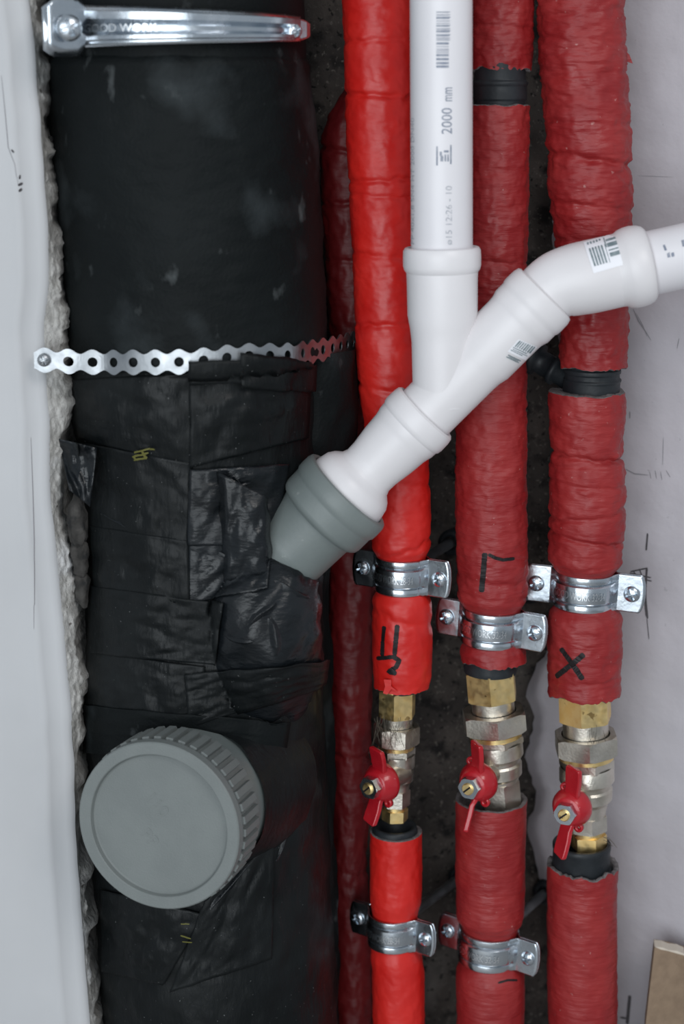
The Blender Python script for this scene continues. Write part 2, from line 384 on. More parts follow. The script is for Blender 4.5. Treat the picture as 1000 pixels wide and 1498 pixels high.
# wrapped branch that takes the grey reducer
bp = [(404,819,1.098,60),(399,838,1.094,68),(393,866,1.087,77),(387,900,1.084,84),(384,935,1.090,88),(374,985,1.115,90),(352,1050,1.16,86)]
path = []; rad = []
for i in range(49):
    t = i/48*6
    g = [smooth([(k, b[q]) for k, b in enumerate(bp)], t) for q in range(4)]
    path.append(P(g[0], g[1], g[2])); rad.append(g[3]*S(g[0], g[1], g[2]))
V = []; X = None; n = 96
for i, p in enumerate(path):
    d = (path[min(i+1,48)]-path[max(i-1,0)]).normalized()
    if i < 4: d = d.lerp(Vector((-.72,.02,-.70)), .8-.2*i).normalized()
    if X is None: X, _, _ = frame(d)
    X = (X-d*X.dot(d)).normalized(); Yv = d.cross(X)
    for j in range(n):
        a = 2*PI*j/n; q = p+X*math.cos(a)*rad[i]+Yv*math.sin(a)*rad[i]
        w = fbm(q.x*32, q.y*32, q.z*32, 2)*.0034+.0030*abs(nz(q.x*60-q.z*50, q.y*40, q.z*30))-.0013+.0007*nz(q.x*90+q.z*60, q.y*60, q.z*420)
        V.append(p+(q-p)*(1+w/rad[i]*min(1, i/5)))
brv = (V, grid_faces(49, n))
mesh('branch_wrap', *brv, M['tape2'], soil, label='crumpled glossy black tape over the branch')
BB = bvh(slv, lov, bkv, brv); BLO = bvh(lov, brv)
# overlapping strips of tape
def wr(seed, amp, fu=6, fv=6, diag=0):
    def f(u, v):
        e = min(1, 8*min(u, 1-u, v, 1-v)+.15)
        return amp*(fbm(u*fu+seed, v*fv+diag*u*fu, seed, 3))*e+amp*.5*abs(nz(u*fu*2.5+seed, (v+diag*u)*fv*3, 4))*e
    return f
strips = [
 ([(276,541),(452,527),(446,640),(278,683)], .0022, wr(1,.0022,3,3), 'tape'),
 ([(106,556),(280,545),(282,686),(116,640)], .0010, wr(2,.0012,4,4), 'tape'),
 ([(112,644),(280,676),(276,795),(132,772)], .0016, wr(3,.0012,5,3), 'tape'),
 ([(278,686),(420,678),(396,795),(276,797)], .0026, wr(4,.0020,3,3,.6), 'tape2'),
 ([(132,768),(276,790),(278,884),(140,858)], .0020, wr(5,.0012,4,4), 'tape'),
 ([(276,795),(398,790),(392,862),(276,882)], .0016, wr(6,.0020,4,4,.8), 'tape2'),
 ([(136,856),(330,882),(318,972),(132,955)], .0026, wr(7,.0016,6,5,.3), 'tape'),
 ([(130,952),(300,975),(300,1058),(128,1035)], .0018, wr(8,.0016,6,3), 'tape'),
 ([(270,985),(476,965),(470,1002),(275,1062)], .0032, wr(9,.0026,5,4,.5), 'tape'),
 ([(128,1030),(420,1055),(408,1130),(128,1100)], .0034, wr(10,.0014,4,3), 'rubber'),
 ([(150,1300),(300,1335),(240,1440),(152,1420)], .0022, wr(11,.002,4,4), 'tape'),
 ([(300,1315),(398,1225),(396,1400),(250,1450)], .0030, wr(12,.0024,4,4,.6), 'tape'),
]
SHEETS = []
for c, off, fn, mm in strips:
    SHEETS.append(patch(BLO if mm == 'tape2' else BB, c, 34, 30, off, fn)); mesh('tape_strip', *SHEETS[-1], M[mm], soil, solid=.0006)
BT = bvh(lov, brv, *SHEETS)
# loose flap on the left and folded ridges of tape
fv = []; NU, NV = 16, 16; q = [(86,642),(142,655),(132,742),(101,716)]
for i in range(NV+1):
    for j in range(NU+1):
        u = j/NU; v = i/NV
        x = lerp(lerp(q[0][0],q[1][0],u), lerp(q[3][0],q[2][0],u), v); y = lerp(lerp(q[0][1],q[1][1],u), lerp(q[3][1],q[2][1],u), v)
        fv.append(P(x, y, 1.092-.006*u+.008*math.sin(v*5)*(1-u)+.004*fbm(u*3, v*3, 3)))
mesh('tape_flap', fv, grid_faces(NV+1, NU+1, False), M['tape2'], soil, solid=.0006)
fv = []; NU, NV = 26, 30; q = [(318,690),(392,728),(398,836),(326,852)]
for i in range(NV+1):
    for j in range(NU+1):
        u = j/NU; v = i/NV
        x = lerp(lerp(q[0][0],q[1][0],u), lerp(q[3][0],q[2][0],u), v)+3*nz(v*5, 1, 9)*u; y = lerp(lerp(q[0][1],q[1][1],u), lerp(q[3][1],q[2][1],u), v)
        Y = 1.0615+.003*fbm(u*2.2, v*2.6, 5, 3)+.0025*abs(nz(u*4+v*3, v*2, 8))-.004*math.sin(PI*v)*math.sin(PI*u)+(.008*((u-.86)/.14)**2 if u > .86 else 0)+(.006*(1-u/.15) if u < .15 else 0)
        fv.append(P(x, y, Y))
mesh('tape_flap', fv, grid_faces(NV+1, NU+1, False), M['tape2'], soil, solid=.0006)
for pts, w in (([(335,686),(352,712),(368,736),(382,758),(389,790)], 5), ([(318,806),(336,822),(352,834)], 6), ([(362,918),(385,895),(405,880)], 6), ([(393,902),(400,920),(404,945),(402,962)], 8), ([(345,712),(370,705)], 3), ([(400,845),(430,868),(470,880)], 5), ([(322,925),(345,938),(372,938)], 5), ([(344,742),(360,733),(372,728)], 3), ([(100,735),(118,712),(128,700)], 3), ([(300,1340),(350,1280),(398,1222)], 5), ([(420,1205),(412,1240),(404,1262)], 4), ([(110,720),(150,752),(190,775)], 2.5)):
    fine = []
    for i in range(len(pts)-1):
        for s_ in range(6): fine.append((lerp(pts[i][0], pts[i+1][0], s_/6), lerp(pts[i][1], pts[i+1][1], s_/6)))
    fine.append(pts[-1]); H = [h for h in (hit(BT, *p) for p in fine) if h]; m_ = len(H); V = []
    nav = sum((h[1] for h in H), Vector()).normalized()
    for i, (p, n_) in enumerate(H):
        p = sum((H[max(0, min(m_-1, i+q_))][0] for q_ in (-2,-1,0,1,2)), Vector())/5
        t = (H[min(i+1,m_-1)][0]-H[max(i-1,0)][0]).normalized(); sd = t.cross(nav).normalized(); e = math.sin(PI*(i+.3)/(m_-.4)); ww = w*.00046*1.5
        lean = ww*.5*nz(i*.15, w, 1)
        for (a_, h_) in ((-1,-.0008),(-.45,.0006),(-.1,.0024),(.08,.0024),(.3,.0005),(1,-.0008)): V.append(p+sd*(a_*ww*(.4+.6*e)+(lean if h_ > .001 else 0))+nav*(h_*e*(w/5)))
    mesh('tape_fold', V, grid_faces(m_, 6, False), M['tape2'], soil)
rib('yellow_print', BB, [([(200,658),(222,653),(231,653)], 2.5), ([(199,664),(220,659)], 3), ([(202,669),(220,665)], 3), ([(201,662),(203,668)], 4), ([(212,656),(219,668)], 4)], M['yellow'], soil, 'small faded yellow print on the tape', off=.0052)
rib('yellow_print', BB, [([(266,1346),(280,1347)], 2), ([(268,1362),(282,1366)], 2.5), ([(270,1370),(284,1371)], 2)], M['yellow'], soil, 'faint yellow print below the cap', off=.0062)
# ------------------------------------------------------------------ screws
def screw(c, d, r, parent, m='zinc', up=None, name='screw', dome=.55):
    """pan head with a cross recess"""
    X, Y, D = frame(d); X, Y = X*.92+Y*.38, Y*.92-X*.38
    V = []; nr, ns = 12, 40
    for i in range(nr+1):
        t = i/nr; rr = r*math.sin(t*PI/2); h = r*dome*math.cos(t*PI/2)
        for j in range(ns):
            a = 2*PI*j/ns; x = rr*math.cos(a); y = rr*math.sin(a); hh = h
            if min(abs(x), abs(y)) < r*.13 and max(abs(x), abs(y)) < r*.62: hh -= r*.42
            V.append(Vector(c)+D*hh+X*x+Y*y)
    b0 = len(V)
    for j in range(ns):
        a = 2*PI*j/ns; V.append(Vector(c)-D*r*.25+X*r*math.cos(a)+Y*r*math.sin(a))
    return mesh(name, V, grid_faces(nr+2, ns), M[m], parent, True, None, 0, 50)
# ------------------------------------------------------------------ bracket round the soil pipe
bc = P(262, 44, YS); br = .0868
big = thing('pipe_bracket', 'large zinc bracket with two screws across the top of the black pipe', 'bracket', bc)
def big_band():
    V = []; rows = []; k = S(262, 44, YS)
    ang0, ang1 = math.radians(207), math.radians(327)
    path = []
    pl = Vector((math.cos(ang0), math.sin(ang0)))*(br+.001)
    e0 = P(70, 40, 1.055); e1 = P(122, 42, 1.072)
    for i in range(8): path.append((lerp(e0.x, e1.x, i/7), lerp(e0.y, e1.y, i/7), 1.0))
    for i in range(41):
        t = i/40; a = lerp(math.radians(222), math.radians(332), t); path.append((bc.x+math.cos(a)*(br+.003), bc.y+math.sin(a)*(br+.003), 2.0))
    e2 = P(414, 42, 1.10); e3 = P(452, 42, 1.118)
    for i in range(1, 8): path.append((lerp(e2.x, e3.x, i/7), lerp(e2.y, e3.y, i/7), 3.0))
    return path
path = big_band(); V = []; cross = [(-1,0),(-.72,0),(-.62,.0016),(-.5,.0018),(-.38,-.0008),(-.28,-.0024),(.08,-.0024),(.24,-.0004),(.4,.0022),(.72,.0024),(.82,.0008),(1,0)]
m_ = len(path)
for i, (x, y, kind) in enumerate(path):
    a = path[max(i-1,0)]; b = path[min(i+1,m_-1)]; t = Vector((b[0]-a[0], b[1]-a[1], 0)).normalized(); n_ = Vector((t.y, -t.x, 0))
    u = i/(m_-1)
    hh = .0165 if i < 7 else lerp(.0140, .0062, u)
    if i < 4: hh *= (.72, .88, .96, 1)[i]
    if i >= m_-3: hh *= (.95, .85, .6)[i-m_+3]
    z = bc.z+lerp(.0, -.001, u)
    for (s, o_) in cross:
        ee = 0 if (i < 7 or i > m_-8) else 1
        V.append(Vector((x, y, z+s*hh))+n_*(o_*ee))
mesh('band', V, grid_faces(m_, len(cross), False), M['zinc'], big, True, None, .0016, 35)
dl = Vector((.30,-.95,0)).normalized()
screw(P(101, 41, 1.058)+Vector((0,0,0)), Vector((.25,-1,.02)), .0078, big, 'zinc', dome=.5)
screw(P(431, 45, 1.100), Vector((.5,-1,0)), .0048, big, 'zinc')
# second half of the bracket, its ear just behind the front one
e0 = P(63, 46, 1.066); V, Fc = lathe(bc, (0,0,1), [(-.011, br+.002), (.011, br+.002)], 64); 
keep = []
Vk = []
for i in range(33):
    a = math.radians(lerp(45, 150, i/32))
    for z in (-.011, .011): Vk.append(bc+Vector((math.cos(a)*(br+.003), math.sin(a)*(br+.003), z)))
mesh('back_band', Vk, grid_faces(33, 2, False), M['zinc'], big, True, None, .0016)
Vk = []
for i in range(8):
    t = i/7; p = P(lerp(63, 118, t), 42, lerp(1.066, 1.084, t)); hh = .0165*(.75, .9, 1, 1, 1, 1, 1, 1)[i]
    Vk += [p+Vector((0,0,-hh)), p+Vector((0,0,hh))]
mesh('back_ear', Vk, grid_faces(8, 2, False), M['zinc'], big, True, None, .0016)
V, Fc, x0, x1 = text_shape('GOOD WORK', .0075)
Vt = []
for v in V:
    a = math.radians(236)+(v.x-x0)/(br+.003); rr = br+.0034; Vt.append(bc+Vector((math.cos(a)*rr, math.sin(a)*rr, -.0035+v.y*.9)))
mesh('embossed_text', Vt, Fc, M['emboss'], big, False)
# ------------------------------------------------------------------ perforated strap
strap = thing('perforated_strap', 'galvanised perforated steel strap screwed across the black pipe', 'strap', P(64, 527, 1.07))
def strap_path():
    pts = []
    pts.append(P(50, 527, 1.078)); pts.append(P(75, 527, 1.077)); pts.append(P(106, 529, 1.076))
    for (x, y) in ((150,530),(190,530),(230,530),(270,529),(310,526),(340,522),(375,520),(410,520),(440,517)):
        c = P(286, y, YS); rr = .0900; d_ = ray(x, y); d2 = Vector((d_.x, d_.y)); o2 = Vector((CAM.x-c.x, CAM.y-c.y))
        A_ = d2.dot(d2); B_ = 2*d2.dot(o2); C_ = o2.dot(o2)-rr*rr; D_ = B_*B_-4*A_*C_
        if D_ > 0: pts.append(CAM+d_*((-B_-math.sqrt(D_))/(2*A_)))
    for (x, y, Y) in ((490,508,1.145),(520,500,1.19),(545,494,1.22)): pts.append(P(x, y, Y))
    return pts
SP = strap_path(); cum = [0]
for a, b in zip(SP, SP[1:]): cum.append(cum[-1]+(b-a).length)
def sp_at(s):
    s = max(0, min(cum[-1], s)); q = [Vector((smooth([(c, p[k]) for c, p in zip(cum, SP)], s) for k in range(3))) if False else None]
    return Vector([smooth([(c, p[k]) for c, p in zip(cum, SP)], s) for k in range(3)])
pitch = .0150; ncell = int(cum[-1]/pitch); V = []; Fc = []
def wav(u): return .0066+.0015*math.cos(2*PI*u)
border = [(-.5+i/14, 1) for i in range(14)]+[(.5, 1-i/3) for i in range(6)]+[(.5-i/14, -1) for i in range(14)]+[(-.5, -1+i/3) for i in range(6)]
for c in range(ncell):
    k0 = len(V); ns = len(border)
    for ring in range(3):
        for (u, w_) in border:
            ox, oz = u*pitch, w_*wav(u); a = math.atan2(oz, ox); f_ = ring/2
            s_ = (c+.5)*pitch+lerp(.0031*math.cos(a), ox, f_); V.append(sp_at(s_)+Vector((0, 0, lerp(.0031*math.sin(a), oz, f_))))
    Fc += [tuple(i+k0 for i in f) for f in grid_faces(3, ns)]
mesh('perforated_band', V, Fc, M['zincd'], strap, False, None, .0009)
screw(P(64, 527, 1.075), (.1,-1,0), .0042, strap, 'zincd')
# tape over the lower half of the strap belongs to the soil pipe
mesh('tape_strip', *patch(bvh(slv, lov), [(277,528),(352,524),(352,560),(277,560)], 14, 8, .0052, wr(21,.0006,3,3)), M['tape'], soil, solid=.0006)
mesh('tape_strip', *patch(bvh(slv, lov), [(348,515),(452,528),(450,572),(348,566)], 18, 10, .0054, wr(22,.0016,3,3)), M['tape'], soil, solid=.0006)
# ------------------------------------------------------------------ cleanout cap
cd_ = Vector((-math.sin(math.radians(18)), -math.cos(math.radians(18)), 0)); cd_ = (cd_*math.cos(math.radians(4))+Vector((0,0,math.sin(math.radians(4))))).normalized()
cf = P(234, 1206, 1.018); ck = S(234, 1206, 1.018); cr = 127*ck
cap = thing('cleanout_cap', 'round grey ribbed plastic cleanout cap on the black pipe', 'cap', cf)
DEP = .034
prof = [(.0, 0), (.0, cr*.82), (.0006, cr*.835), (.0034, cr*.85), (.0038, cr*.86), (.0038, cr*.985), (.0030, cr*1.0), (-.003, cr*1.005), (-.004, cr*.975), (-DEP, cr*.96), (-DEP-.001, cr*.9)]
mesh('cap_body', *lathe(cf, cd_, prof, 96), M['capg'], cap, True, None, 0, 22)
Xc, Yc, Dc = frame(cd_)
rib_me = None; NRIB = 42
for i in range(NRIB):
    a = 2*PI*i/NRIB
    if rib_me is None:
        w = cr*.047; v_ = []
        for (t, r_, ww) in ((-.0045, cr*.95, w), (-.0052, cr*1.022, w*.9), (-.0300, cr*1.018, w*.9), (-.0320, cr*.95, w)):
            v_ += [(r_, -ww, t), (r_, ww, t)]
        rib_me = bpy.data.meshes.new('rib'); rib_me.from_pydata(v_, [], [(0,1,3,2),(2,3,5,4),(4,5,7,6),(0,2,4,6),(1,7,5,3)]); rib_me.materials.append(M['capg'])
    o = bpy.data.objects.new('rib', rib_me); COL.objects.link(o); o.parent = cap
    rx = Xc*math.cos(a)+Yc*math.sin(a); ry = Dc.cross(rx)
    o.matrix_local = Matrix(((rx.x, ry.x, Dc.x, 0), (rx.y, ry.y, Dc.y, 0), (rx.z, ry.z, Dc.z, 0), (0,0,0,1)))
mesh('neck', *lathe(cf, cd_, [(-DEP, cr*.93), (-.105, cr*.93)], 96), M['greyp'], cap)
V, Fc, x0, x1 = text_shape('110', .012); V2, F2, y0, y1 = text_shape('PP', .012)
dirx = (Vector((1,0,0))*.70+Vector((0,0,-1))*.70); dirx = (dirx-Dc*dirx.dot(Dc)).normalized(); diry = Dc.cross(dirx)
mesh('embossed_text', [cf+dirx*(v.x-.020)+diry*(v.y+.004)+Dc*.00025 for v in V], Fc, M['capg'], cap, False)
mesh('embossed_text', [cf+dirx*(v.x-.004)+diry*(v.y-.016)+Dc*.00025 for v in V2], F2, M['capg'], cap, False)
# collar of tape round the neck (soil pipe)
V, Fc = lathe(cf-cd_*.050, cd_, [(-.06, cr*1.22), (-.03, cr*1.12), (-.012, cr*1.00), (0, cr*.965)], 96, rf=lambda a,t,r: r+.0022*nz(math.cos(a)*3, math.sin(a)*3, t*90))
mesh('neck_wrap', V, Fc, M['tape'], soil)
# ------------------------------------------------------------------ white drain fittings
YW = 1.095
kW = lambda px, py: S(px, py, YW)
def bead(t0, t1, r, e=5): 
    return [(t0, r*.90), (t0+(t1-t0)*.06, r*.96), (t0+(t1-t0)*.18, r*.995), (t0+(t1-t0)*.35, r), (t0+(t1-t0)*.65, r), (t0+(t1-t0)*.82, r*.995), (t0+(t1-t0)*.94, r*.965), (t1, r*.91)]
a0 = P(644, -260, YW); a1 = P(646, 372, YW); vd = (a1-a0).normalized(); L0 = (a1-a0).length
wp = thing('drain_pipe', 'upright white plastic drain pipe with printed barcode and 2000 mm', 'pipe', a1)
k = kW(645, 200); wpv = lathe(a0, vd, [(0, 44.5*k), (L0, 44.5*k*1.03)], 64)
wpb = mesh('pipe', *wpv, M['whitep'], wp); BWP = bvh(wpv)
# printing: barcode, 2000 mm, boxed mark, date line, seam dots
bars = []; y = 17.0; random.seed(3)
while y < 100:
    h = random.choice((1.0, 1.5, 2.4, 3.2)); 
    if not (46 < y < 49 or 63 < y < 67): bars.append((y, h))
    y += h+random.choice((1.2, 1.8, 2.6))
mk = []
for (y, h) in bars:
    mk.append(patch(BWP, [(638,y),(656+ (3 if y < 60 else 0),y),(656,y+h),(638,y+h)], 4, 1, .0003))
mesh('barcode', *join(*mk), M['print'], wp, False)
mesh('printed_text', *on_surface_text(BWP, '2000', 15, 38, 653, 177, PI/2), M['print'], wp, False)
mesh('printed_text', *on_surface_text(BWP, 'mm', 10, 20, 656, 138, PI/2), M['print'], wp, False)
bx_ = [((638,214),(640,242)), ((658,212),(660,240)), ((642,240),(656,240)), ((644,228),(648,236)), ((650,226),(652,236)), ((654,226),(656,236)), ((643,222),(646,228)), ((649,220),(656,223))]
mesh('printed_mark', *join(*[patch(BWP, [(a[0],a[1]),(b[0],a[1]),(b[0],b[1]),(a[0],b[1])], 2, 3, .0003) for a, b in bx_]), M['print'], wp, False)
M['printf'] = mat('faint_grey_print', (.42,.43,.47), (.55,.55,.58), 300, .4, .6, rough=.5)
mesh('printed_text', *on_surface_text(BWP, '\u00f815 12:26 - 10', 9, 86, 656, 315, PI/2), M['printf'], wp, False)
mesh('printed_text', *on_surface_text(BWP, 'PP 40x1,8 SN4 HT 2000 DN40', 5, 185, 603.5, 265, PI/2), M['printf'], wp, False)
# --- wye
AX0 = P(776, 450, YW); AX1 = P(430, 796, YW); AD = (AX1-AX0).normalized(); kk = S(620, 620, YW)
LT = (AX1-AX0).length; PXL = math.hypot(346, 346)
def T(t): return t*LT/PXL        # picture length along the diagonal -> metres
wye = thing('wye_fitting', 'white plastic wye fitting with socket rings joining the upright pipe', 'pipe fitting', P(646, 560, YW))
prof = [(T(-20), 40*kk)]+[(T(a), r*kk) for a, r in ((-27,45),(-29,49),(-27,52.5),(-20,54.5),(-6,55),(0,54.5),(3,53),(8,53),(18,53),(24,51),(28,50),(34,49.5),(95,49.5),(108,46.5),(118,45.8),(232,45.5))]
diag = lathe(AX0, AD, prof, 64)
v0 = P(646, 360, YW); v1 = P(648, 590, YW); vdd = (v1-v0).normalized(); kv = kW(646, 400); q = lambda py: (P(646, py, YW)-v0).length
inl = lathe(v0, vdd, [(q(364), 44*kv), (q(361), 50*kv), (q(362), 54*kv), (q(366), 56.5*kv), (q(376), 57*kv), (q(388), 57*kv), (q(394), 55.5*kv), (q(398), 52.5*kv), (q(408), 52*kv), (q(460), 51.5*kv), (q(480), 48*kv), (q(500), 46*kv), (q(592), 45*kv)], 64)
wyev = join(diag, inl)
mesh('body', *wyev, M['white'], wye, True, None, 0, 30); BWY = bvh(wyev)
# small web in the crotch
wv = []
for (x, y) in ((676,452),(692,454),(702,470),(676,500)):
    for Y in (YW-.004, YW+.004): wv.append(P(x, y, Y))
mesh('web', wv, [(0,2,4,6),(1,7,5,3),(0,1,3,2),(2,3,5,4),(4,5,7,6),(6,7,1,0)], M['white'], wye, False)
sc_ = [(738,503),(770,478),(812,500),(772,545)]
def sticker(B, c, parent, rows):
    st = mesh('sticker', *patch(B, c, 14, 14, .0003), M['sticker'], parent)
    mesh('sticker_print', *rect_marks(B, c, rows, .0006), M['prints'], st, False)
sticker(BWY, [(758,496),(785,507),(768,527),(742,514)], wye, [(.08+i*.11, .08+i*.11+random.choice((.05,.07,.08)), .05, .52) for i in range(8)]+[(.05,.8,.58,.63),(.1,.9,.7,.74),(.05,.7,.8,.84)])
mesh('printed_mark', *rect_marks(BWY, [(737,521),(741,517),(764,528),(760,532)], [(0,.28,.1,.9),(.4,.55,.2,.8),(.65,.95,.1,.9)], .0004), M['prints'], wye, False)
# --- white enlarging piece
exp = thing('reducer_fitting', 'white plastic stepped adapter between the wye and the grey socket', 'pipe fitting', AX0+AD*T(330))
prof = [(T(222), 44*kk)]+[(T(a), r*kk) for a, r in ((213,46.5),(212,51),(215,54),(222,55.5),(236,56),(242,55),(245,53),(254,52.5),(259,51),(266,49.5),(290,47.5),(318,43.5),(332,43),(340,46),(348,55),(356,60.5),(366,63),(376,65),(402,65))]
mesh('body', *lathe(AX0, AD, prof, 64), M['white'], exp, True, None, 0, 30)
# --- grey socket reducer
gs = thing('socket_reducer', 'grey plastic socket reducer taking the white pipe into the black wrapping', 'pipe fitting', AX0+AD*T(470))
prof = [(T(390), 64*kk)]+[(T(a), r*kk) for a, r in ((379,65),(374,67),(373,72),(375,75),(380,77),(392,77.5),(400,77),(403,75),(406,74.5),(426,74.5),(432,73),(436,69),(438,65),(442,63.5),(496,61.5),(504,61),(512,57),(516,56.5),(575,53))]
mesh('body', *lathe(AX0, AD, prof, 72), M['greyp'], gs, True, None, 0, 34)
# --- elbow
el = thing('elbow_fitting', 'white plastic bend with barcode sticker and thick collar', 'pipe fitting', P(860, 408, YW))
ep = [(760,466),(785,440),(800,427),(818,416),(840,409.5),(862,405),(885,400),(912,394)]; er = [44,44,47,50,52.5,53.5,53.5,53]
pts = []; rr = []
for i in range(43):
    t = i/42*7; x = smooth(list(enumerate([e[0] for e in ep])), t); y = smooth(list(enumerate([e[1] for e in ep])), t)
    pts.append(P(x, y, YW)); rr.append(smooth(list(enumerate(er)), t)*S(x, y, YW))
elv = tube(pts, rr, 64, False)
o0 = P(905, 395.5, YW); o1 = P(1100, 352, YW); od = (o1-o0).normalized(); ko = S(930, 390, YW); LO = (o1-o0).length/math.hypot(195, 43.5)
col_ = lathe(o0, od, [(a*LO, r*ko) for a, r in ((-14,52.5),(2,54),(8,57.5),(16,59.5),(26,60),(36,58.5),(42,56),(46,52),(45,45))], 64)
mesh('body', *join(elv, col_), M['white'], el)
BEL = bvh(elv)
sticker(BEL, [(853,355),(904,340),(917,386),(868,400)], el, [(.55+i*.055, .55+i*.055+.03, .05, .35) for i in range(1)]+[(.60,.88,.12,.18),(.60,.88,.24,.36),(.60,.88,.44,.48),(.60,.88,.54,.66)]+[(.08+i*.085, .08+i*.085+.05, .05, .80) for i in range(5)]+[(.53,.545,0,.82)])
op = thing('outlet_pipe', 'white plastic pipe leaving through the right edge of the picture', 'pipe', P(1000, 378, YW))
opv = lathe(o0, od, [(20*LO, 47*ko), (300*LO, 47*ko)], 64)
mesh('pipe', *opv, M['whitep'], op); BOP = bvh(opv)
mesh('printed_mark', *join(*[patch(BOP, q_, 3, 3, .0003) for q_ in ([(969,359),(972,358),(975,366),(972,367)], [(975,371),(979,369),(980,376),(976,377)], [(981,370),(985,369),(986,375),(982,376)], [(996,352),(1000,351),(1003,360),(998,361)])]), M['print'], op, False)
# ------------------------------------------------------------------ red insulated pipes
YR = 1.17
GR = 'red insulated pipes'
def sleeve(name, parent, tab, py0, py1, m, wrink, creases=(), pinch=(), seg=112, Y=YR, top=None, bot=None, fine=1.0, step=2.2, label=None, foam=True, core=.62):
    """film covered foam tube; creases (py, angle offset, depth); pinch (py, radius px)"""
    n = int((py1-py0)/step)
    def d(a, py, r, p):
        ca, sa = math.cos(a), math.sin(a); k = S(500, py, Y)
        g = wrink*(.55*nz(ca*2.2+p.x*40, sa*2.2, py*.075)+.45*abs(nz(ca*3.1, sa*3.1+p.x*30, py*.16*fine))-.1)
        g += wrink*.5*fbm(ca*3+7, sa*3, py*.05)
        for (cy, tilt, dep, wd) in creases:
            u = (py-cy-tilt*ca-4*nz(ca*3+cy, sa*3, 1))/wd
            if abs(u) < 3: g -= dep*math.exp(-u*u)*(.55+.6*nz(ca*2+cy*.3, sa*2, 2)+.2)
        dz = 0
        if top and py < py0+30: dz = -top*(1-(py-py0)/30)*(nz(ca*2.3, sa*2.3, 7)+.5*nz(ca*9, sa*9, 3))*k
        if bot and py > py1-30: dz = bot*(1-(py1-py)/30)*(nz(ca*2.3, sa*2.3, 9)+.5*nz(ca*9, sa*9, 4))*k
        rr = r+g
        for (cy, rp) in pinch:
            w = math.exp(-((py-cy)/33.0)**6); rr = lerp(rr, rp, w)
        return (rr-r, dz)
    V, Fc = loft_px(tab, Y, py0, py1, n, seg, d)
    o = mesh(name, V, Fc, m, parent, label=label)
    if foam:
        # foam wall: end faces and bore
        for end in (0, n):
            ring = V[end*seg:(end+1)*seg]; c = sum(ring, Vector())/seg; sg = 1 if end else -1
            dn = Vector((0,0,-1 if end else 1))
            L1 = [v for v in ring]; L2 = [c+(v-c)*.97+dn*.0004 for v in ring]; L3 = [c+(v-c)*(core+.05)+dn*.0005 for v in ring]; L4 = [c+(v-c)*core-dn*.0008 for v in ring]; L5 = [Vector((c.x+(v.x-c.x)*core, c.y+(v.y-c.y)*core, v.z-dn.z*.05)) for v in ring]
            mesh('foam_core', L1+L2+L3+L4+L5, grid_faces(5, seg), M['foam'], o)
    return (V, Fc), o
k1 = lambda px, py: S(px, py, YR)
def inner(name, parent, tab, py0, py1, m, Y=YR, prof=None, label=None):
    n = max(2, int(abs(py1-py0)/6)); return mesh(name, *loft_px(tab, Y, py0, py1, n, 64), m, parent, label=label)
# clamp pinches
C1 = (587, 846); C2 = (719, 923); C3 = (857, 869); C4 = (576, 1371); C5 = (716, 1396)
RC1, RC2, RC3, RC4, RC5 = .0178, .0205, .0205, .0178, .0212
# --- left pipe (bright red)
lp = thing('insulated_pipe', 'bright red film insulated pipe left of the white wye, marked with Ц', 'pipe', P(586, 1030, YR), GR)
T1 = [(-250, 540, 51), (0, 551, 51), (200, 556, 50), (400, 564, 48), (560, 571, 48), (680, 584, 43), (760, 586, 44), (850, 587, 43), (930, 588, 44), (985, 588, 43), (1003, 587, 40)]
s1, o1_ = sleeve('insulation_sleeve', lp, T1, -250, 1003, M['red'], .0008, [(140,3,.0022,4),(262,-3,.002,4),(285,2,.0012,3),(372,4,.0016,4),(470,-3,.0018,4),(565,5,.0015,4),(700,8,.0015,6),(800,-14,.0016,4),(825,10,.0018,5),(900,12,.0012,6),(60,-2,.0012,4)], [(838, RC1-.0008)], bot=3)
BS1 = bvh(s1)
rib('marker_letter', BS1, [([(562,916),(560,938),(559,960)], 7), ([(581,914),(579,935),(577,958)], 7), ([(551,963),(565,962),(580,960)], 6), ([(574,960),(584,966),(579,976),(568,983),(580,985)], 7)], M['ink'], o1_, 'black handwritten letter')
inner('pipe_end', lp, [(980,586,26),(1000,586,27),(1020,584,24)], 985, 1010, M['blackp'])
tv = [hit(BS1, *p) for p in ((560,990),(572,990),(582,1000),(574,1004),(570,1012),(566,1004),(560,1013),(562,1003))]
tatter = [P(x, y, YR-.0205) for (x, y) in ((561,994),(572,994),(572,1004),(582,1012),(572,1008),(566,1016),(560,1014),(563,1004))]
mesh('torn_film', tatter, [(0,1,2,7),(2,3,4),(2,4,7),(7,4,5),(7,5,6)], M['red'], o1_, False, None, .0004)
# --- middle pipe
mp = thing('insulated_pipe', 'dark red wrinkled insulated pipe behind the white wye, marked with Г', 'pipe', P(718, 1000, YR), GR)
Tm0 = [(-250, 738, 46), (0, 735, 46), (70, 733, 46), (104, 732, 45)]
sleeve('insulation_sleeve', mp, Tm0, -250, 102, M['redw'], .0016, [(40,3,.0012,4)], bot=7, Y=1.175)
Tm1 = [(155, 728, 46), (300, 726, 46), (480, 722, 48), (560, 719, 51), (700, 718, 52), (800, 719, 52), (880, 720, 51), (940, 720, 49), (964, 722, 48)]
s2, o2_ = sleeve('insulation_sleeve', mp, Tm1, 154, 964, M['redw'], .0015, [(380,4,.0014,3),(430,3,.0012,3),(600,-3,.001,3),(842,5,.0014,5),(866,6,.0012,4)], [(913, RC2-.0008)], top=3, bot=5)
mesh('coupling', *loft_px([(90,731,38),(118,731,38),(119,731,41),(124,731,41),(126,731,39.5),(146,731,39.5),(147,731,38),(165,731,38)], 1.172, 88, 168, 60, 64), M['blackp'], mp, label='black plastic coupling in a gap of the insulation')
BS2 = bvh(s2)
